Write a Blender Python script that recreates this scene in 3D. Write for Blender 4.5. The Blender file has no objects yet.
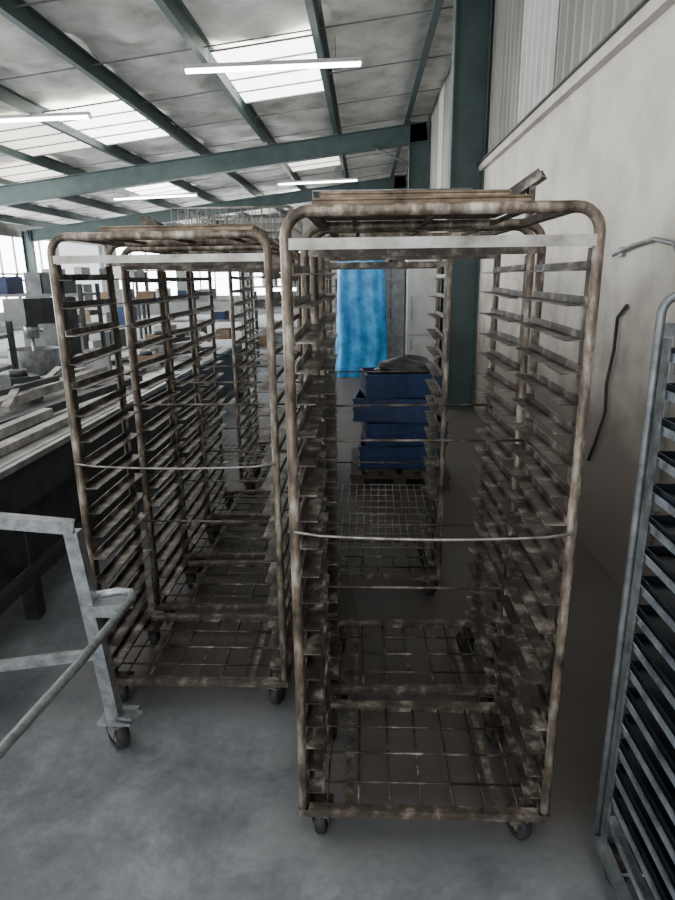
import bpy, math, random
from mathutils import Vector, Matrix
random.seed(7)
S=bpy.context.scene

# ---------------- materials ----------------
def mat(name, cols, rough=.6, metal=0., scale=6., detail=6., bump=0., stops=None, emit=None, es=0., aniso=(1,1,1)):
    m=bpy.data.materials.new(name); m.use_nodes=True
    nt=m.node_tree; b=nt.nodes['Principled BSDF']
    b.inputs['Roughness'].default_value=rough; b.inputs['Metallic'].default_value=metal
    if emit:
        b.inputs['Emission Color'].default_value=(*emit,1); b.inputs['Emission Strength'].default_value=es
    if len(cols)==1:
        b.inputs['Base Color'].default_value=(*cols[0],1)
    tc=nt.nodes.new('ShaderNodeTexCoord'); mp=nt.nodes.new('ShaderNodeMapping')
    mp.inputs['Scale'].default_value=aniso
    nt.links.new(tc.outputs['Object'],mp.inputs[0])
    n=nt.nodes.new('ShaderNodeTexNoise'); n.inputs['Scale'].default_value=scale; n.inputs['Detail'].default_value=detail
    n.inputs['Roughness'].default_value=.65
    nt.links.new(mp.outputs[0],n.inputs['Vector'])
    r=nt.nodes.new('ShaderNodeValToRGB'); nt.links.new(n.outputs['Fac'],r.inputs[0])
    k=len(cols); st=stops or [.32+.36*i/max(1,k-1) for i in range(k)]
    while len(r.color_ramp.elements)<k: r.color_ramp.elements.new(.5)
    for i,c in enumerate(cols):
        r.color_ramp.elements[i].position=st[i]
    for i,c in enumerate(cols): r.color_ramp.elements[i].color=(*c,1)
    if k>1: nt.links.new(r.outputs[0],b.inputs['Base Color'])
    if bump:
        bp=nt.nodes.new('ShaderNodeBump'); bp.inputs['Strength'].default_value=bump; bp.inputs['Distance'].default_value=.02
        nt.links.new(n.outputs['Fac'],bp.inputs['Height']); nt.links.new(bp.outputs[0],b.inputs['Normal'])
    return m
M={}
M['rack']=mat('stained_aluminium',[(.022,.017,.014),(.075,.058,.045),(.27,.24,.2)],.5,.3,15,9,.2,[.36,.52,.68])
M['rail']=mat('burnt_rail',[(.015,.012,.01),(.06,.047,.037),(.33,.3,.26)],.42,.4,13,9,.2,[.36,.52,.68])
M['post']=mat('rusty_cream_tube',[(.035,.025,.018),(.15,.115,.085),(.5,.45,.38)],.45,.3,20,9,.2,[.36,.5,.68],aniso=(1,1,.35))
M['bar']=mat('pale_aluminium_bar',[(.16,.145,.125),(.52,.5,.47)],.42,.4,9,8,.05)
M['galv']=mat('galvanised_steel',[(.17,.185,.19),(.42,.44,.46)],.38,.7,22,5,.05)
M['silver']=mat('silver_rack_aluminium',[(.12,.135,.155),(.5,.57,.64)],.34,.7,16,5,.05)
M['spost']=mat('silver_rack_post',[(.07,.075,.08),(.24,.26,.27)],.42,.6,18,7,.1)
M['tray']=mat('baked_tray',[(.04,.026,.016),(.18,.125,.08),(.42,.35,.27)],.5,.35,7,8,.2,[.35,.5,.68])
M['dtray']=mat('dark_tray',[(.012,.017,.024),(.035,.045,.06)],.4,.6,9,5)
M['wire']=mat('wire_steel',[(.11,.1,.09),(.34,.32,.3)],.4,.6,20,4)
M['rubber']=mat('caster_rubber',[(.008,.008,.009),(.03,.028,.027)],.7,0,20,4,.2)
M['green']=mat('green_paint_steel',[(.035,.06,.06),(.065,.1,.1)],.5,.1,3,5)
M['blue']=mat('blue_plastic_crate',[(.005,.015,.055),(.012,.04,.13)],.45,0,6,4)
M['bluesheet']=mat('blue_plastic_sheet',[(.0,.13,.42),(.06,.45,.9)],.3,0,4,6,.5)
M['wood']=mat('pallet_wood',[(.03,.024,.02),(.08,.06,.045)],.8,0,8,6,.3,aniso=(1,8,1))
M['card']=mat('cardboard',[(.12,.08,.05),(.24,.17,.11)],.85,0,5,5)
M['white']=mat('white_enamel',[(.5,.5,.48),(.68,.68,.66)],.5,0,4,5)
M['dark']=mat('dark_machine_paint',[(.016,.018,.021),(.055,.06,.065)],.5,.2,7,5)
M['grey']=mat('grey_machine_paint',[(.12,.125,.13),(.27,.28,.285)],.5,.3,7,5)
M['steel']=mat('bench_stainless',[(.16,.165,.165),(.55,.56,.56)],.35,.6,5,8,.1)
M['tube']=mat('fluorescent_tube',[(1,1,1)],.4,0,emit=(.92,1,.97),es=16)
M['sky']=mat('skylight_sheet',[(.8,.85,.82)],.5,0,emit=(1,1,.95),es=7)
M['skyd']=mat('aged_skylight_sheet',[(.8,.8,.72)],.5,0,emit=(1,.95,.84),es=2.4)
M['glass']=mat('daylight_window_sheet',[(.85,.88,.9)],.4,0,emit=(.97,.99,1),es=11.0)
M['ceil']=mat('foil_insulation',[(.42,.4,.365),(.72,.695,.65),(.9,.88,.83)],.5,.0,2.2,10,.9,[.3,.46,.64])
M['corr']=mat('corrugated_cladding',[(.17,.165,.155),(.3,.29,.275)],.5,.3,2,6,.0,aniso=(1,1,.2))
M['corrw']=mat('translucent_cladding',[(.42,.42,.4),(.55,.55,.53)],.5,0,2,6,.0)
M['trim']=mat('cream_trim',[(.4,.375,.34),(.55,.52,.48)],.6,0,5,5)
M['cable']=mat('black_cable',[(.01,.01,.01),(.03,.03,.03)],.6,0,5,3)
M['dustwall']=mat('dusty_far_wall',[(.3,.3,.29),(.45,.45,.44)],.7,0,2,6)

def floor_mat():
    m=bpy.data.materials.new('concrete_floor'); m.use_nodes=True; nt=m.node_tree; N=nt.nodes; L=nt.links
    b=N['Principled BSDF']; tc=N.new('ShaderNodeTexCoord')
    n1=N.new('ShaderNodeTexNoise'); n1.inputs['Scale'].default_value=2.6; n1.inputs['Detail'].default_value=12; n1.inputs['Roughness'].default_value=.74; n1.inputs['Distortion'].default_value=.25
    n2=N.new('ShaderNodeTexNoise'); n2.inputs['Scale'].default_value=30; n2.inputs['Detail'].default_value=6
    L.new(tc.outputs['Object'],n1.inputs[0]); L.new(tc.outputs['Object'],n2.inputs[0])
    r=N.new('ShaderNodeValToRGB'); L.new(n1.outputs[0],r.inputs[0])
    e=r.color_ramp.elements; e[0].position=.32; e[0].color=(.075,.084,.092,1); e[1].position=.7; e[1].color=(.3,.325,.345,1)
    x=e.new(.5); x.color=(.16,.175,.187,1)
    mx=N.new('ShaderNodeMixRGB'); mx.blend_type='MULTIPLY'; mx.inputs[0].default_value=.4; L.new(r.outputs[0],mx.inputs[1]); L.new(n2.outputs[0],mx.inputs[2])
    sp=N.new('ShaderNodeSeparateXYZ'); L.new(tc.outputs['Object'],sp.inputs[0])
    def rng(sock,a,c):
        q=N.new('ShaderNodeMapRange'); q.inputs['From Min'].default_value=a; q.inputs['From Max'].default_value=c; L.new(sock,q.inputs[0]); return q.outputs[0]
    def mul(a,c,op='MULTIPLY'):
        q=N.new('ShaderNodeMath'); q.operation=op; L.new(a,q.inputs[0])
        if isinstance(c,float): q.inputs[1].default_value=c
        else: L.new(c,q.inputs[1])
        return q.outputs[0]
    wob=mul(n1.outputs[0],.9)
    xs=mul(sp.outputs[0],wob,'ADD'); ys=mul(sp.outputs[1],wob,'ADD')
    f1=mul(rng(xs,.1,.45),rng(ys,1.85,2.15)); f2=mul(rng(xs,-.95,-.5),rng(ys,2.45,2.75))  # floor shade under racks and beside the wall, painted into the colour
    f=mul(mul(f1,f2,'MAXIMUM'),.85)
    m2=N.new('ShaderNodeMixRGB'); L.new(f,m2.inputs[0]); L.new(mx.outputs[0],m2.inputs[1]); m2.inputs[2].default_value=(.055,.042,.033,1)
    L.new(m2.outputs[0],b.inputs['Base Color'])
    mr=N.new('ShaderNodeMapRange'); mr.inputs['To Min'].default_value=.4; mr.inputs['To Max'].default_value=.8; L.new(n1.outputs[0],mr.inputs[0]); L.new(mr.outputs[0],b.inputs['Roughness'])
    bp=N.new('ShaderNodeBump'); bp.inputs['Strength'].default_value=.15; bp.inputs['Distance'].default_value=.01; L.new(n2.outputs[0],bp.inputs['Height']); L.new(bp.outputs[0],b.inputs['Normal'])
    return m
def wall_mat():
    m=bpy.data.materials.new('painted_plaster_wall'); m.use_nodes=True; nt=m.node_tree; N=nt.nodes; L=nt.links
    b=N['Principled BSDF']; b.inputs['Roughness'].default_value=.75
    tc=N.new('ShaderNodeTexCoord'); sp=N.new('ShaderNodeSeparateXYZ'); L.new(tc.outputs['Object'],sp.inputs[0])
    n=N.new('ShaderNodeTexNoise'); n.inputs['Scale'].default_value=2.2; n.inputs['Detail'].default_value=10; n.inputs['Roughness'].default_value=.65; L.new(tc.outputs['Object'],n.inputs[0])
    r=N.new('ShaderNodeValToRGB'); L.new(n.outputs[0],r.inputs[0]); e=r.color_ramp.elements
    e[0].position=.3; e[0].color=(.42,.395,.355,1); e[1].position=.6; e[1].color=(.6,.57,.52,1)
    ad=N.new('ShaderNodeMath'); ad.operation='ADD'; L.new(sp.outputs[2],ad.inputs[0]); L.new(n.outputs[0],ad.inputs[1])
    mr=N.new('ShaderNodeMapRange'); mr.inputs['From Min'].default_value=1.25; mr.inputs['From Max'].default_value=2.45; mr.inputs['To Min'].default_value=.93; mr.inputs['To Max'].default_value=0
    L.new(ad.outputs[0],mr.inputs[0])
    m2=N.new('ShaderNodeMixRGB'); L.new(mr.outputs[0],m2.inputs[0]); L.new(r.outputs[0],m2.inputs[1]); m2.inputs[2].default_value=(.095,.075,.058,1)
    L.new(m2.outputs[0],b.inputs['Base Color'])
    n3=N.new('ShaderNodeTexNoise'); n3.inputs['Scale'].default_value=18; n3.inputs['Detail'].default_value=8; L.new(tc.outputs['Object'],n3.inputs[0])
    bp=N.new('ShaderNodeBump'); bp.inputs['Strength'].default_value=.25; bp.inputs['Distance'].default_value=.01; L.new(n3.outputs[0],bp.inputs['Height']); L.new(bp.outputs[0],b.inputs['Normal'])
    return m
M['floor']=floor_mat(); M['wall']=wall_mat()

# ---------------- mesh builder ----------------
class MB:
    def __init__(s): s.v=[];s.f=[];s.m=[];s.s=[];s.names=[]
    def mi(s,n):
        if n not in s.names: s.names.append(n)
        return s.names.index(n)
    def add(s,vs,fs,m,smooth=False):
        o=len(s.v); s.v+= [tuple(v) for v in vs]; k=s.mi(m)
        for f in fs: s.f.append(tuple(i+o for i in f)); s.m.append(k); s.s.append(smooth)
    def box(s,c,d,m,R=None):
        x,y,z=d[0]/2,d[1]/2,d[2]/2
        vs=[Vector(p) for p in [(-x,-y,-z),(x,-y,-z),(x,y,-z),(-x,y,-z),(-x,-y,z),(x,-y,z),(x,y,z),(-x,y,z)]]
        if R: vs=[R@v for v in vs]
        c=Vector(c); s.add([v+c for v in vs],[(3,2,1,0),(4,5,6,7),(0,1,5,4),(1,2,6,5),(2,3,7,6),(3,0,4,7)],m)
    def beam(s,a,b,w,h,m,up=(0,0,1)):
        a=Vector(a);b=Vector(b);d=b-a;y=d.normalized();u=Vector(up)
        if abs(y.dot(u))>.98:u=Vector((1,0,0))
        x=y.cross(u).normalized();z=x.cross(y)
        R=Matrix((x,y,z)).transposed(); s.box((a+b)/2,(w,d.length,h),m,R)
    def tube(s,pts,r,m,seg=8):
        P=[Vector(p) for p in pts]; n=len(P); rings=[];prev=None
        for i in range(n):
            t=(P[min(i+1,n-1)]-P[max(i-1,0)]).normalized()
            if prev is None:
                u=Vector((0,0,1)) if abs(t.z)<.9 else Vector((0,1,0))
                a=t.cross(u).normalized()
            else:
                a=(prev-t*prev.dot(t)).normalized()
            prev=a; c=t.cross(a)
            rings+= [P[i]+(a*math.cos(q)+c*math.sin(q))*r for q in [2*math.pi*k/seg for k in range(seg)]]
        fs=[]
        for i in range(n-1):
            for k in range(seg):
                k2=(k+1)%seg; fs.append((i*seg+k,(i)*seg+k2,(i+1)*seg+k2,(i+1)*seg+k))
        s.add(rings,fs,m,True)
        o=len(s.v)-len(rings); mi=s.mi(m)
        s.f.append(tuple(o+k for k in range(seg))[::-1]); s.m.append(mi); s.s.append(False)
        s.f.append(tuple(o+(n-1)*seg+k for k in range(seg))); s.m.append(mi); s.s.append(False)
    def cyl(s,c,axis,r,h,m,seg=16):
        a=Vector(axis).normalized()*h/2; c=Vector(c); s.tube([c-a,c+a],r,m,seg)
    def wheel(s,c,axis,r,h,m,hub='galv'):
        c=Vector(c);a=Vector(axis).normalized()
        u=a.cross(Vector((0,0,1))).normalized(); w=a.cross(u); seg=18
        prof=[(-h/2,r*.55),(-h/2,r*.85),(-h*.3,r),(h*.3,r),(h/2,r*.85),(h/2,r*.55)]
        vs=[];fs=[]
        for i in range(seg):
            q=2*math.pi*i/seg
            for (d,rr) in prof: vs.append(c+a*d+(u*math.cos(q)+w*math.sin(q))*rr)
        k=len(prof)
        for i in range(seg):
            j=(i+1)%seg
            for p in range(k-1): fs.append((i*k+p,j*k+p,j*k+p+1,i*k+p+1))
        s.add(vs,fs,m,True); s.cyl(c,a,r*.56,h*.8,hub,14)
    def caster(s,x,y,ztop,r=.05,ang=0.,m='rubber',fork='galv',ww=.032):
        ax=Vector((math.cos(ang),math.sin(ang),0)); f=Vector((-ax.y,ax.x,0)); off=f*.025
        c=Vector((x,y,r))+off
        s.wheel(c,ax,r,ww,m,fork)
        s.box((x,y,ztop-.004),(.08,.08,.008),fork)
        s.cyl((x,y,ztop-.015),(0,0,1),.022,.022,fork,12)
        g=ww/2+.006
        for sg in (-1,1):
            s.beam(Vector((x,y,ztop-.02))+ax*g*sg,c+ax*g*sg,.004,.045,fork,up=tuple(f))
        s.beam(Vector((x,y,ztop-.026))-ax*g,Vector((x,y,ztop-.026))+ax*g,.05,.006,fork)
        s.cyl(c,ax,.008,.056,fork,8)
    def build(s,name,loc=(0,0,0),rz=0.):
        me=bpy.data.meshes.new(name); me.from_pydata(s.v,[],s.f)
        for n in s.names: me.materials.append(M[n])
        for i,p in enumerate(me.polygons): p.material_index=s.m[i]; p.use_smooth=s.s[i]
        me.update(); o=bpy.data.objects.new(name,me); S.collection.objects.link(o)
        o.location=loc; o.rotation_euler=(0,0,rz); return o

def arc(c,r,a0,a1,n,ux,uz):
    c=Vector(c);ux=Vector(ux);uz=Vector(uz)
    return [c+ux*r*math.cos(a0+(a1-a0)*i/n)+uz*r*math.sin(a0+(a1-a0)*i/n) for i in range(n+1)]

# ---------------- bakery rack ----------------
def rack(loc,W=.7,D=.5,H=1.8,n=17,rz=0.,post='post',rail='rail',frame='rack',rod=True,bar='bar',trays=0,name='bakery_rack',tr=.0135,traymat='tray',rw=.046,rh=.02,R=.055,mesh_base=True,grids=()):
    b=MB(); X=W/2-tr; zb=.13
    for y in (tr,D-tr):
        pts=[(-X,y,zb)]+[(-X,y,z) for z in (.7,1.2)]+arc((-X+R,y,H-R-tr),R,math.pi,math.pi/2,6,(1,0,0),(0,0,1))
        pts+=arc((X-R,y,H-R-tr),R,math.pi/2,0,6,(1,0,0),(0,0,1))+[(X,y,1.2),(X,y,.7),(X,y,zb)]
        b.tube(pts,tr,post,10)
    for sx in (-1,1):
        for y in (.045,D-.045):
            b.box((sx*(X-.004),y,(zb+H-.1)/2),(.006,.03,H-.1-zb),frame)
    for sx in (-1,1): b.beam((sx*(X-.06),tr,H-tr),(sx*(X-.06),D-tr,H-tr),.025,.02,frame)
    for k in (-.2,0,.2): b.beam((k,tr,H-tr),(k,D-tr,H-tr),.012,.01,frame)
    b.box((0,tr-.005,H-.085),(W-2*tr,.01,.025),bar)
    b.box((0,D-tr,H-.085),(W-2*tr,.012,.03),frame)
    z0=.2; z1=H-.15
    for i in range(n):
        z=z0+(z1-z0)*i/(n-1)
        for sx in (-1,1):
            t=random.uniform(-.005,.005)
            xo=sx*(X-.014)
            b.beam((xo-sx*rw/2,.012,z+t),(xo-sx*rw/2,D-.012,z-t),rw,.0035,rail)
            b.beam((xo,.012,z+rh/2+t),(xo,D-.012,z+rh/2-t),.004,rh,rail)
    for y in (tr,D-tr): b.box((0,y,zb+.005),(W,.028,.026),frame)
    for sx in (-1,1): b.box((sx*(W/2-.015),D/2,zb+.005),(.028,D,.026),frame)
    if mesh_base:
        for k in range(-3,4): b.tube([(k*W*.13,.02,zb),(k*W*.13,D-.02,zb)],.004,rail,6)
        for k in (.25,.5,.75): b.tube([(-W/2+.02,D*k,zb+.004),(W/2-.02,D*k,zb+.004)],.004,rail,6)
        for k in (-.3,.3): b.beam((k*W,.02,zb),(k*W,D-.02,zb),.022,.008,frame)
    for z in (.62,1.15): b.tube([(-X,D-tr,z),(X,D-tr,z)],.0045,frame,6)
    for gz in grids:
        for k in range(15):
            x=-X+.03+(2*X-.06)*k/14; b.tube([(x,.02,gz),(x,D-.02,gz)],.0022,'wire',5)
        for k in range(6):
            y=.02+(D-.04)*k/5; b.tube([(-X+.02,y,gz-.004),(X-.02,y,gz-.004)],.0035,'wire',5)
    if rod:
        pts=[(-X,-.004,1.035)]+[(-X+2*X*i/10,-.012-.010*math.sin(math.pi*i/10),1.032-.008*math.sin(math.pi*i/10)) for i in range(1,10)]+[(X,-.004,1.035)]
        b.tube(pts,.0036,'wire',6)
    for sx in (-1,1):
        for y in (.05,D-.06): b.caster(sx*(W/2-.06),y,zb-.008,.05,random.uniform(-.7,.7),fork='rail',ww=.036)
    for k in range(trays):
        i=n-1-k; z=z0+(z1-z0)*i/(n-1)+.004
        b.box((0,D/2,z+.002),(2*X-.05,D-.03,.003),traymat)
        for sx in (-1,1): b.box((sx*(X-.026),D/2,z+.012),(.003,D-.03,.022),traymat)
        for y in (.016,D-.016): b.box((0,y,z+.012),(2*X-.05,.003,.022),traymat)
    return b.build(name,loc,rz)

def tray(loc,w,d,h=.02,m='tray',rz=0,name='baking_tray'):
    b=MB(); b.box((0,0,.0015),(w,d,.003),m)
    for sx in (-1,1): b.box((sx*(w/2),0,h/2),(.003,d,h),m); b.box((0,sx*(d/2),h/2),(w,.003,h),m)
    for sx in (-1,1): b.tube([(sx*w/2,-d/2,h),(sx*w/2,d/2,h)],.004,m,6); b.tube([(-w/2,sx*d/2,h),(w/2,sx*d/2,h)],.004,m,6)
    return b.build(name,loc,rz)

HR=1.825
rack((.172,1.49,0),W=.735,n=20,H=HR)
rack((.18,2.06,0),W=.71,n=20,H=HR,rz=math.radians(1),rod=False,bar='rack')
rack((.07,3.0,0),W=.66,n=17,rz=math.radians(-1),rod=False,bar='rack',grids=(.3,.49))
rack((-.67,2.09,0),W=.74,n=17,H=1.815)
rack((-.66,2.66,0),W=.72,n=17,rod=False,bar='rack')
rack((-.68,3.24,0),W=.72,n=17,rod=False,bar='rack')
rack((-.70,3.85,0),W=.72,n=17,rod=False,bar='rack',grids=(.5,))
rack((-.62,4.6,0),W=.72,n=17,rod=False,bar='rack')
rack((-.68,5.3,0),W=.72,n=17,rod=False,bar='rack')
rack((.965,.93,0),W=.64,D=.52,H=1.63,n=17,post='spost',rail='silver',frame='spost',rod=False,bar='silver',trays=16,traymat='dtray',name='steel_tray_rack',rw=.03,rh=.018,tr=.010,R=.04)

tray((.13,1.76,HR+.001),.5,.42,.014)
tray((.11,1.75,HR+.02),.44,.36,.010,rz=.04)
tray((-.62,2.34,1.817),.5,.40,.014,rz=.02)
def channel(loc,dx,dy,dz,m='rail'):
    # short steel channel propped up on its welded leg
    b=MB(); a=Vector((0,0,.012)); c=Vector((dx,dy,dz))
    b.beam(a,c,.05,.006,m); d=(c-a).normalized(); s=d.cross(Vector((0,0,1))).normalized(); u=s.cross(d)
    for sg in (-1,1): b.beam(a+s*.025*sg+u*.012,c+s*.025*sg+u*.012,.005,.03,m)
    e=a+(c-a)*.8; b.beam((e.x,e.y,e.z),(e.x,e.y,.003),.03,.02,m); b.box((e.x,e.y,.003),(.06,.06,.006),m)
    return b.build('steel_channel_bracket',loc)
channel((.385,2.2,HR+.001),.17,-.09,.13)
channel((-.80,2.80,1.801),-.17,.06,.11)
def basket(loc,w,d,h,rz=0):
    b=MB()
    for z in (.003,h*.5,h):
        b.tube([(-w/2,-d/2,z),(w/2,-d/2,z),(w/2,d/2,z),(-w/2,d/2,z),(-w/2,-d/2,z)],.003,'wire',5)
    n=int(w/.035)
    for i in range(n+1):
        x=-w/2+w*i/n; b.tube([(x,-d/2,h),(x,-d/2,.003),(x,d/2,.003),(x,d/2,h)],.002,'wire',5)
    for i in range(1,9):
        y=-d/2+d*i/9; b.tube([(-w/2,y,h),(-w/2,y,.003),(w/2,y,.003),(w/2,y,h)],.002,'wire',5)
    return b.build('wire_basket',loc,rz)
basket((-.52,2.92,1.802),.42,.4,.14)
basket((.08,2.32,HR+.002),.5,.4,.1,.03)
basket((-.66,3.5,1.802),.6,.44,.2,-.03)
basket((.05,3.26,1.802),.5,.4,.16,.04)
basket((-.7,4.1,1.802),.6,.44,.2,.03)

# ---------------- galvanised trolley at left ----------------
b=MB()
b.beam((-.96,1.87,.87),(-.9,1.88,.14),.045,.045,'galv',up=(0,1,0))
b.beam((-.955,1.87,.885),(-1.5,1.68,1.02),.045,.04,'galv')
b.beam((-.955,1.875,.6),(-.79,1.9,.605),.085,.018,'galv')
b.box((-.88,1.885,.58),(.08,.07,.035),'galv')
b.tube([(-.95,1.89,.62),(-.86,1.93,.62),(-.81,1.925,.62),(-.79,1.88,.62),(-.81,1.5,.62),(-.85,1.1,.62),(-.88,.7,.62)],.014,'galv',10)
b.beam((-.93,1.87,.41),(-1.52,1.72,.41),.03,.03,'galv')
b.beam((-1.5,1.68,1.02),(-1.5,1.68,.14),.045,.045,'galv',up=(0,1,0))
b.box((-.89,1.885,.145),(.12,.10,.012),'galv')
b.box((-1.49,1.68,.145),(.11,.11,.012),'galv')
b.beam((-.88,.7,.62),(-.88,.7,.14),.04,.04,'galv',up=(0,1,0)); b.box((-.88,.7,.145),(.12,.1,.012),'galv')
b.caster(-.89,1.885,.14,.062,.8,ww=.045); b.caster(-1.47,1.68,.14,.062,1.0,ww=.045); b.caster(-.88,.7,.14,.062,.2,ww=.045)
b.beam((-.89,1.885,.15),(-.80,1.83,.19),.05,.012,'galv')
b.build('galvanised_trolley')

# ---------------- left bench ----------------
b=MB()
x0,x1,y0,y1=-2.75,-1.64,1.2,8.5
b.box(((x0+x1)/2,(y0+y1)/2,.84),(x1-x0,y1-y0,.03),'steel')
b.box((x1,(y0+y1)/2,.72),(.04,y1-y0,.2),'dark'); b.box((x0,(y0+y1)/2,.72),(.04,y1-y0,.2),'dark')
b.box((x1+.01,(y0+y1)/2,.835),(.05,y1-y0,.03),'steel')
b.box((x1-.05,(y0+y1)/2,.45),(.05,y1-y0,.3),'dark')
b.beam((x1+.02,y0,.28),(x1+.02,y1,.28),.04,.06,'dark')
b.box(((x0+x1)/2,(y0+y1)/2,.2),(x1-x0-.1,y1-y0,.03),'dark')
y=y0+.2
while y<y1:
    for x in (x0+.05,x1-.05): b.box((x,y,.36),(.07,.07,.72),'dark')
    b.box(((x0+x1)/2,y,.25),(x1-x0-.1,.05,.05),'dark'); y+=1.4
b.build('long_steel_bench')
random.seed(11)
b=MB()
b.beam((-1.78,1.4,.88),(-1.74,4.2,.88),.07,.04,'bar'); b.beam((-1.98,1.5,.885),(-1.9,3.6,.9),.06,.05,'steel'); b.beam((-2.15,1.9,.9),(-1.8,4.9,.9),.05,.05,'dark'); b.beam((-2.3,1.6,.93),(-2.2,5.2,.93),.08,.06,'bar')
for i in range(44):
    yy=1.5+i*.155; xx=random.uniform(-2.5,-1.92); a=random.uniform(-.8,.8)
    k=random.random(); zz=.857+random.choice((0,.0,.05))
    if k<.3:
        for j in range(random.randint(1,4)):
            b.box((xx,yy,.86+.012*j),(random.uniform(.3,.45),random.uniform(.2,.35),.01),random.choice(['steel','galv','dark']),Matrix.Rotation(a+j*.1,3,'Z'))
    elif k<.75:
        L=random.uniform(.25,.5); c,s_=math.cos(a+1.2),math.sin(a+1.2)
        b.beam((xx-L*c,yy-L*s_,zz+.02),(xx+L*c,yy+L*s_,zz+.02+random.uniform(0,.12)),.05,.035,random.choice(['steel','bar','bar','grey','dark']))
    else:
        h=random.uniform(.05,.2); b.box((xx,yy,.856+h/2),(.26,.2,h),random.choice(['grey','card','grey','dark']),Matrix.Rotation(a,3,'Z'))
        b.cyl((xx,yy,.856+h+.02),(0,0,1),.06,.04,'dark')
b.build('pile_of_machine_parts')

# ---------------- crates ----------------
def pallet(loc,rz=0,w=.8,d=.8):
    b=MB()
    for i in range(6): b.box((-w/2+.05+i*(w-.1)/5,0,.128),(.09,d,.02),'wood')
    for y in (-d/2+.05,0,d/2-.05):
        b.box((0,y,.109),(w,.09,.018),'wood')
        for x in (-w/2+.06,0,w/2-.06): b.box((x,y,.06),(.1,.09,.08),'wood')
    for y in (-d/2+.05,0,d/2-.05): b.box((0,y,.01),(w,.09,.02),'wood')
    return b.build('wooden_pallet',loc,rz)
pallet((.28,5.15,0))
def crate(loc,rz=0,w=.66,d=.44,h=.19,m='blue'):
    b=MB(); t=.012
    b.box((0,0,t/2),(w-.03,d-.03,t),m)
    for sx in (-1,1):
        b.box((sx*(w/2-t),0,h/2),(t,d-.02,h),m); b.box((0,sx*(d/2-t),h/2),(w-.02,t,h),m)
    for z in (h-.01,h*.55,.02):
        for sx in (-1,1): b.box((sx*(w/2-.006),0,z),(.016,d,.018),m); b.box((0,sx*(d/2-.006),z),(w,.016,.018),m)
    for i in range(9):
        x=-w/2+.03+i*(w-.06)/8
        for sx in (-1,1): b.box((x,sx*(d/2-.004),h/2),(.01,.012,h-.01),m)
    return b.build('plastic_crate',loc,rz)
for k,(dx,r) in enumerate(((0,0),(.04,.1),(-.03,-.08),(.03,.12))): crate((.28+dx,5.1,.141+.196*k),r)
# dark sack slumped on the crates
b=MB(); vs=[];fs=[]; N=24; R_=8
for j in range(R_+1):
    t=j/R_; rr=(1-t**2.2)**.5 if t<1 else 0.02; rr=max(rr,.03)
    for i in range(N):
        q=2*math.pi*i/N; w_=1+.09*math.sin(3*q+j)+.05*math.sin(7*q+2*j)
        vs.append((.25*rr*w_*math.cos(q),.17*rr*w_*math.sin(q),.11*t*(1+.15*math.sin(2*q))))
for j in range(R_):
    for i in range(N): fs.append((j*N+i,j*N+(i+1)%N,(j+1)*N+(i+1)%N,(j+1)*N+i))
fs.append(tuple(range(N))[::-1]); fs.append(tuple(R_*N+i for i in range(N)))
b.add(vs,fs,'dark',True)
b.build('plastic_sack',(.34,5.1,.141+.196*4-.003),.1)
b=MB(); N=72; rows=20; vs=[];fs=[]
for j in range(rows+1):
    z=1.87*(1-j/rows)
    for i in range(N):
        q=2*math.pi*i/N; sx=max(-1,min(1,1.35*math.cos(q))); sy=max(-1,min(1,1.35*math.sin(q)))
        w=1+.06*math.sin(i*1.1+.8*math.sin(j*.35))*(.25+j/rows)+.12*j/rows
        vs.append((sx*.38*w,sy*.3*w,z+(.03*math.sin(i*.9) if j<rows else 0)))
for j in range(rows):
    for i in range(N): fs.append((j*N+i,j*N+(i+1)%N,(j+1)*N+(i+1)%N,(j+1)*N+i))
fs.append(tuple(range(N))[::-1]); b.add(vs,fs,'bluesheet',True)
b.build('plastic_covered_rack',(-.06,10.9,.002))
b=MB(); b.box((0,0,1.0),(.6,.6,1.9),'white'); b.box((0,-.315,1.28),(.57,.03,1.3),'white'); b.box((0,-.315,.35),(.57,.03,.5),'white')
b.box((-.22,-.345,1.1),(.02,.03,.4),'galv'); b.box((-.22,-.345,.45),(.02,.03,.2),'galv')
for x in (-.25,.25):
    for y in (-.25,.25): b.cyl((x,y,.025),(0,0,1),.02,.05,'dark')
b.build('upright_freezer',(1.05,11.8,0))

def shelving(loc,w,d,h,n,rz=0,seed=0):
    random.seed(seed); b=MB()
    for x in (-w/2,w/2):
        for y in (-d/2,d/2): b.box((x,y,h/2),(.05,.05,h),'dark')
    for i in range(n):
        z=.15+(h-.3)*i/(n-1); b.box((0,0,z),(w,d,.04),'grey')
        x=-w/2+.05
        while x<w/2-.3:
            ww=random.uniform(.15,.4); hh=random.uniform(.12,(h-.3)/(n-1)-.1)
            if random.random()<.55: b.box((x+ww/2,random.uniform(-.05,.05),z+.02+hh/2),(ww*.9,d*.75,hh),random.choice(['card','dark','grey','white','grey','dark','blue']))
            x+=ww
    return b.build('storage_shelving',loc,rz)
shelving((-5.2,9.2,0),2.4,.6,1.6,4,0,1)
shelving((-8.2,9.8,0),2.4,.6,1.9,4,0,2)
shelving((-3.2,12.0,0),2.2,.6,1.4,4,0,3)
shelving((-1.6,14.0,0),2.0,.6,1.6,4,0,4)
shelving((-6.2,14.0,0),2.6,.6,1.8,4,0,5)
shelving((-4.4,6.2,0),1.4,.5,1.25,4,.1,6)
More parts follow.
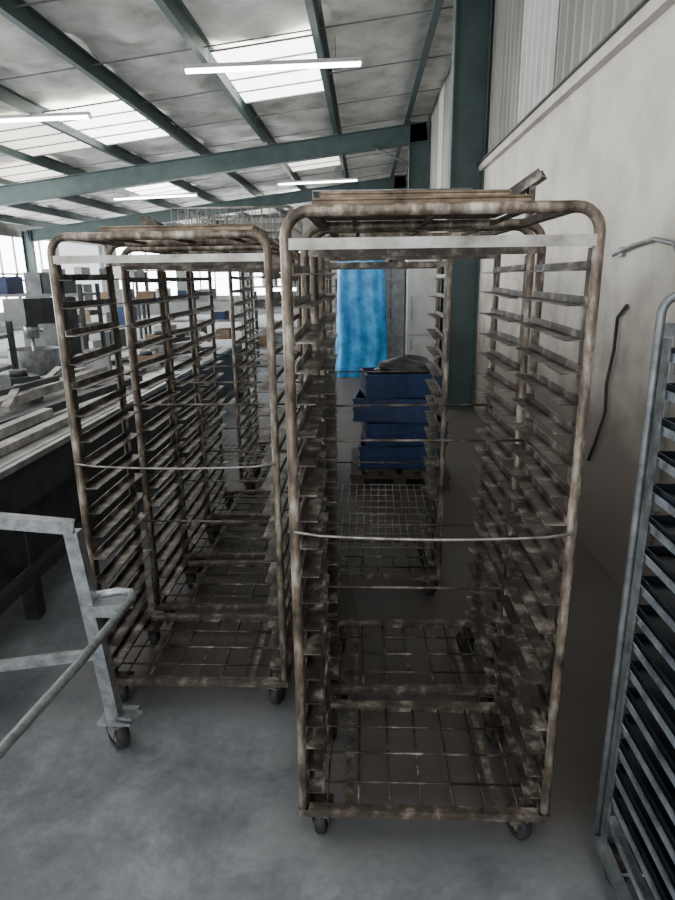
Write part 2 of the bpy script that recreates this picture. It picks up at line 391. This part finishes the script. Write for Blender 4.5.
def mixer(loc,rz=0,m='grey'):
    b=MB(); b.box((0,0,.06),(.7,.9,.12),m); b.beam((0,.3,.1),(0,.3,1.25),.3,.3,m,up=(0,1,0))
    b.beam((0,.42,1.3),(0,-.35,1.3),.36,.3,m)
    b.cyl((0,-.15,1.08),(0,0,1),.08,.2,'steel'); vs=[]
    for j in range(7):
        z=.4+.45*j/6; r=.12+.18*min(1,(j/3)**.6)
        vs.append([(r*math.cos(2*math.pi*i/20),-.15+r*math.sin(2*math.pi*i/20),z) for i in range(20)])
    fl=[v for r in vs for v in r]; b.add(fl,[(j*20+i,j*20+(i+1)%20,(j+1)*20+(i+1)%20,(j+1)*20+i) for j in range(6) for i in range(20)],'steel',True)
    b.cyl((0,-.15,.385),(0,0,1),.12,.03,'steel'); b.box((-.22,.05,.6),(.04,.5,.05),m); b.box((.22,.05,.6),(.04,.5,.05),m); b.tube([(0,-.15,1.0),(0,-.15,.55)],.02,'steel')
    b.box((0,.15,.3),(.25,.5,.3),m)
    return b.build('dough_mixer',loc,rz)
mixer((-3.6,4.6,0),.5,'grey'); mixer((-4.0,7.7,0),-.4,'dark'); mixer((-6.6,7.2,0),.2,'grey')
b=MB(); b.box((0,0,.95),(.5,.5,1.8),'grey'); b.box((-.125,-.26,.95),(.24,.02,1.75),'grey'); b.box((.125,-.26,.95),(.24,.02,1.75),'grey'); b.box((0,-.28,1.0),(.02,.02,.2),'dark')
for x in (-.2,.2): 
    for y in (-.2,.2): b.cyl((x,y,.025),(0,0,1),.02,.05,'dark')
b.build('steel_locker',(.47,12.0,0))

# ---------------- building shell ----------------
WX=1.4; LX=-12.; Y0=-3.; Y1=30.; TZ=2.87
def cz(x): return 5.1+(x-WX)*.115
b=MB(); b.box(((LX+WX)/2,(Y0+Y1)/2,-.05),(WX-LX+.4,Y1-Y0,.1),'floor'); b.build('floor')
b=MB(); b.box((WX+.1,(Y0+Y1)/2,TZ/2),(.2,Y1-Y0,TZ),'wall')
zt=cz(WX)+.05
pr=[];y=Y0
while y<Y1:
    pr+=[(WX+.06,y),(WX+.06,y+.1),(WX+.025,y+.125),(WX+.025,y+.165)]; y+=.19
def strip(b,pr,m,z0,z1,off=0):
    vs=[];fs=[]
    for (x,yy) in pr: vs+=[(x-off,yy,z0),(x-off,yy,z1)]
    for i in range(len(pr)-1): fs.append((2*i,2*i+1,2*i+3,2*i+2))
    b.add(vs,fs,m)
strip(b,pr,'corr',TZ,zt)
for (a,c) in ((5.3,6.5),(12.5,13.4)):
    strip(b,[p for p in pr if a<=p[1]<=c],'corrw',TZ+.05,zt,.01)
b.box((WX+.12,(Y0+Y1)/2,(TZ+zt)/2),(.08,Y1-Y0,zt-TZ),'corr')
b.build('wall_right')
b=MB(); b.box((WX-.02,(Y0+Y1)/2,TZ),(.07,Y1-Y0,.07),'trim'); b.box((WX-.03,(Y0+Y1)/2,TZ+.04),(.1,Y1-Y0,.012),'dark'); b.build('trim_1')
P0=-.6; PS=1.53
PX=[P0-PS*i for i in range(8)]+[P0+PS]
SKY=[(0,9.4,12.0,'sky'),(1,1.0,3.8,'sky'),(2,10.8,13.4,'sky'),(3,10.8,13.4,'skyd'),(0,16.5,19.5,'skyd'),(3,17.5,20.5,'sky'),(1,24,27,'sky'),(3,1,4,'sky'),(5,6,9,'sky'),(4,14,17,'skyd'),(-1,-2.4,.6,'sky')]  # last panel is unseen, added above the camera to brighten the front
b=MB(); nx=150; ny=220; vs=[];fs=[]
for j in range(ny+1):
    yy=Y0+(Y1-Y0)*j/ny
    for i in range(nx+1):
        xx=LX-.1+(WX+.2-LX+.1)*i/nx
        ph=((xx-P0)/PS)%1
        sag=.06*math.sin(math.pi*ph)+.02*math.sin(yy*2.3+xx)*math.sin(xx*3)+.016*math.sin(yy*5.1-xx*3)+.012*math.sin(xx*11+2*math.sin(yy*3))*math.sin(yy*4.1+xx)
        vs.append((xx,yy,cz(xx)-sag))
for j in range(ny):
    for i in range(nx): q=j*(nx+1)+i; fs.append((q,q+nx+1,q+nx+2,q+1))
b.add(vs,fs,'ceil',True)
y=1.7
while y<Y1:
    b.beam((LX,y,cz(LX)-.1),(WX,y,cz(WX)-.1),.02,.015,'grey'); y+=1.9
for (k,ya,yb,mm) in SKY:
    xa=P0-PS*(k+1)+.06; xb=P0-PS*k-.06; zz=lambda x:cz(x)-.12
    b.add([(xa,ya,zz(xa)),(xa,yb,zz(xa)),(xb,yb,zz(xb)),(xb,ya,zz(xb))],[(0,1,2,3)],mm)
    for q in range(5):
        yy=ya+(yb-ya)*q/4; b.beam((xa,yy,zz(xa)-.01),(xb,yy,zz(xb)-.01),.03,.02,'grey')
b.build('ceiling')
b=MB()
for x in PX:
    z=cz(x); b.box((x,(Y0+Y1)/2,z-.12),(.018,Y1-Y0,.2),'green'); b.box((x+.035,(Y0+Y1)/2,z-.03),(.08,Y1-Y0,.012),'green'); b.box((x-.035,(Y0+Y1)/2,z-.215),(.09,Y1-Y0,.014),'green')
b.build('roof_purlins')
def ibeam(b,a,c,w,h,m,up):
    a=Vector(a);c=Vector(c);d=(c-a).normalized();u=Vector(up);u=(u-d*u.dot(d)).normalized()
    b.beam(a,c,.014,h,m,up=tuple(u))
    for s in(-1,1): b.beam(a+u*s*h/2,c+u*s*h/2,w,.018,m,up=tuple(u))
def frame(y,rafter=True,name='portal_frame',hc=.42):
    b=MB(); ibeam(b,(WX-hc/2-.01,y,0),(WX-hc/2-.01,y,cz(WX)-.25),.24,hc,'green',(1,0,0))
    if rafter:
        ibeam(b,(WX-.05,y,cz(WX)-.45),(LX+.3,y,cz(LX)-.45),.2,.38,'green',(0,0,1))
        ibeam(b,(LX+.25,y,0),(LX+.25,y,cz(LX)-.28),.2,.3,'green',(1,0,0))
        b.beam((WX-.4,y,cz(WX)-1.1),(WX-1.3,y,cz(WX)-.7),.16,.02,'green',up=(0,0,1))
    b.box((WX-hc/2-.01,y,.01),(.5,.35,.02),'green')
    return b.build(name)
frame(8.1,False,'steel_column',.38); frame(15); frame(22.5)
def fluoro(xc,y,z,L):
    b=MB(); b.box((0,0,.035),(L,.12,.05),'white')
    for s in (-.035,.035): b.tube([(-L/2+.03,s,-.01),(L/2-.03,s,-.01)],.018,'tube',10)
    for s in(-1,1): b.box((s*(L/2-.015),0,0),(.03,.12,.06),'white')
    for s in(-.35,.35): b.tube([(s*L,0,.06),(s*L,0,cz(xc)-z-.1)],.004,'cable',5)
    o=b.build('fluorescent_light',(xc,y,z),math.radians(6)); o.rotation_euler=(0,math.radians(-2.5),math.radians(6)); return o
fluoro(-1.22,9.4,4.37,2.4); fluoro(-5.4,10.6,4.08,2.2); fluoro(-1.4,20,4.35,2.4); fluoro(-6,19,3.9,2.4)

b=MB()
b.box(((LX+WX)/2,Y1+.1,.4),(WX-LX,.2,.8),'dustwall')
b.box(((LX+WX)/2,Y1+.1,4.2),(WX-LX,.2,2.0),'dustwall')
for x in (-11.8,-8.6,-5.4,-2.2,-1.0,.2,1.3): b.box((x,Y1+.1,2.0),(.4,.2,2.6),'dustwall')
b.box((-.4,Y1+.1,2.0),(3.4,.2,2.6),'dustwall')
b.build('wall_back')
def window(name,c,w,h,axis):
    b=MB()
    if axis=='y':
        b.box((0,0,0),(w,.02,h),'glass')
        for i in range(5): b.box((-w/2+w*i/4,-.03,0),(.06,.05,h),'grey')
        for z in(-h/2,0,h/2): b.box((0,-.03,z),(w,.05,.06),'grey')
    else:
        b.box((0,0,0),(.02,w,h),'glass')
        for i in range(6): b.box((.03,-w/2+w*i/5,0),(.05,.06,h),'grey')
        for z in(-h/2,0,h/2): b.box((.03,0,z),(.05,w,.06),'grey')
    b.build(name,c)
for i,x in enumerate((-10.2,-7,-3.8)): window('window_%d'%(i+1),(x,Y1+.08,2.0),2.8,2.4,'y')
b=MB(); b.box((LX-.1,(Y0+Y1)/2,.3),(.2,Y1-Y0,.6),'dustwall')
b.box((LX-.1,(Y0+Y1)/2,(3.1+cz(LX))/2+.05),(.2,Y1-Y0,cz(LX)-3.1+.1),'corr')
for y in (-3,3.5,10,15,20,25,29.8): b.box((LX-.1,y,1.85),(.2,.5,2.5),'dustwall')
b.build('wall_left')
for i,(a,c) in enumerate(((3.75,9.75),(10.25,14.75),(15.25,19.75),(20.25,24.75))): window('window_%d'%(i+4),(LX-.08,(a+c)/2,1.85),c-a,2.5,'x')

b=MB(); b.tube([(WX-.02,3.7,1.76),(WX-.02,3.45,1.80),(WX-.02,3.2,1.82),(WX-.02,3.0,1.79),(WX-.02,2.9,1.7),(WX-.02,2.86,1.4),(WX-.02,2.86,.3)],.011,'grey',8)
for y,z in ((3.6,1.775),(2.86,1.2),(2.86,.6)): b.box((WX-.012,y,z),(.024,.05,.05),'grey')
b.build('wall_conduit')
b=MB(); b.tube([(WX-.015,3.45,1.5),(WX-.015,3.56,1.43),(WX-.02,3.55,1.25),(WX-.015,3.62,1.05),(WX-.02,3.58,.9),(WX-.015,3.7,.68),(WX-.015,3.78,.55)],.010,'cable',8)
b.build('hanging_cable')

# ---------------- world, lights, camera ----------------
w=bpy.data.worlds.new('world'); S.world=w; w.use_nodes=True
bg=w.node_tree.nodes['Background']; bg.inputs[0].default_value=(.9,.96,1,1); bg.inputs[1].default_value=1.9
def area(n,loc,rot,sx,sy,e,col=(1,1,1)):
    l=bpy.data.lights.new(n,'AREA'); l.shape='RECTANGLE'; l.size=sx; l.size_y=sy; l.energy=e; l.color=col
    o=bpy.data.objects.new(n,l); o.location=loc; o.rotation_euler=rot; S.collection.objects.link(o)
area('added_front_fill',(-3,Y0,2.0),(math.radians(90),0,0),6,3,140,(.97,.98,1))  # added fill lamp behind the camera, at the open end of the shell
area('side_daylight',(LX+.5,9,2.2),(math.radians(90),0,math.radians(-90)),10,2,800,(1,1,.97))

cam=bpy.data.cameras.new('camera'); co=bpy.data.objects.new('camera',cam); S.collection.objects.link(co); S.camera=co
cam.sensor_fit='VERTICAL'; cam.sensor_height=36; cam.lens=25; cam.clip_start=.02; cam.clip_end=200
p=math.radians(15.6)
R=Matrix.Rotation(math.radians(2.6),4,'Z')@Matrix.Rotation(math.pi/2-p,4,'X')@Matrix.Rotation(math.radians(-.7),4,'Z')
co.matrix_world=Matrix.Translation((0,0,1.67))@R
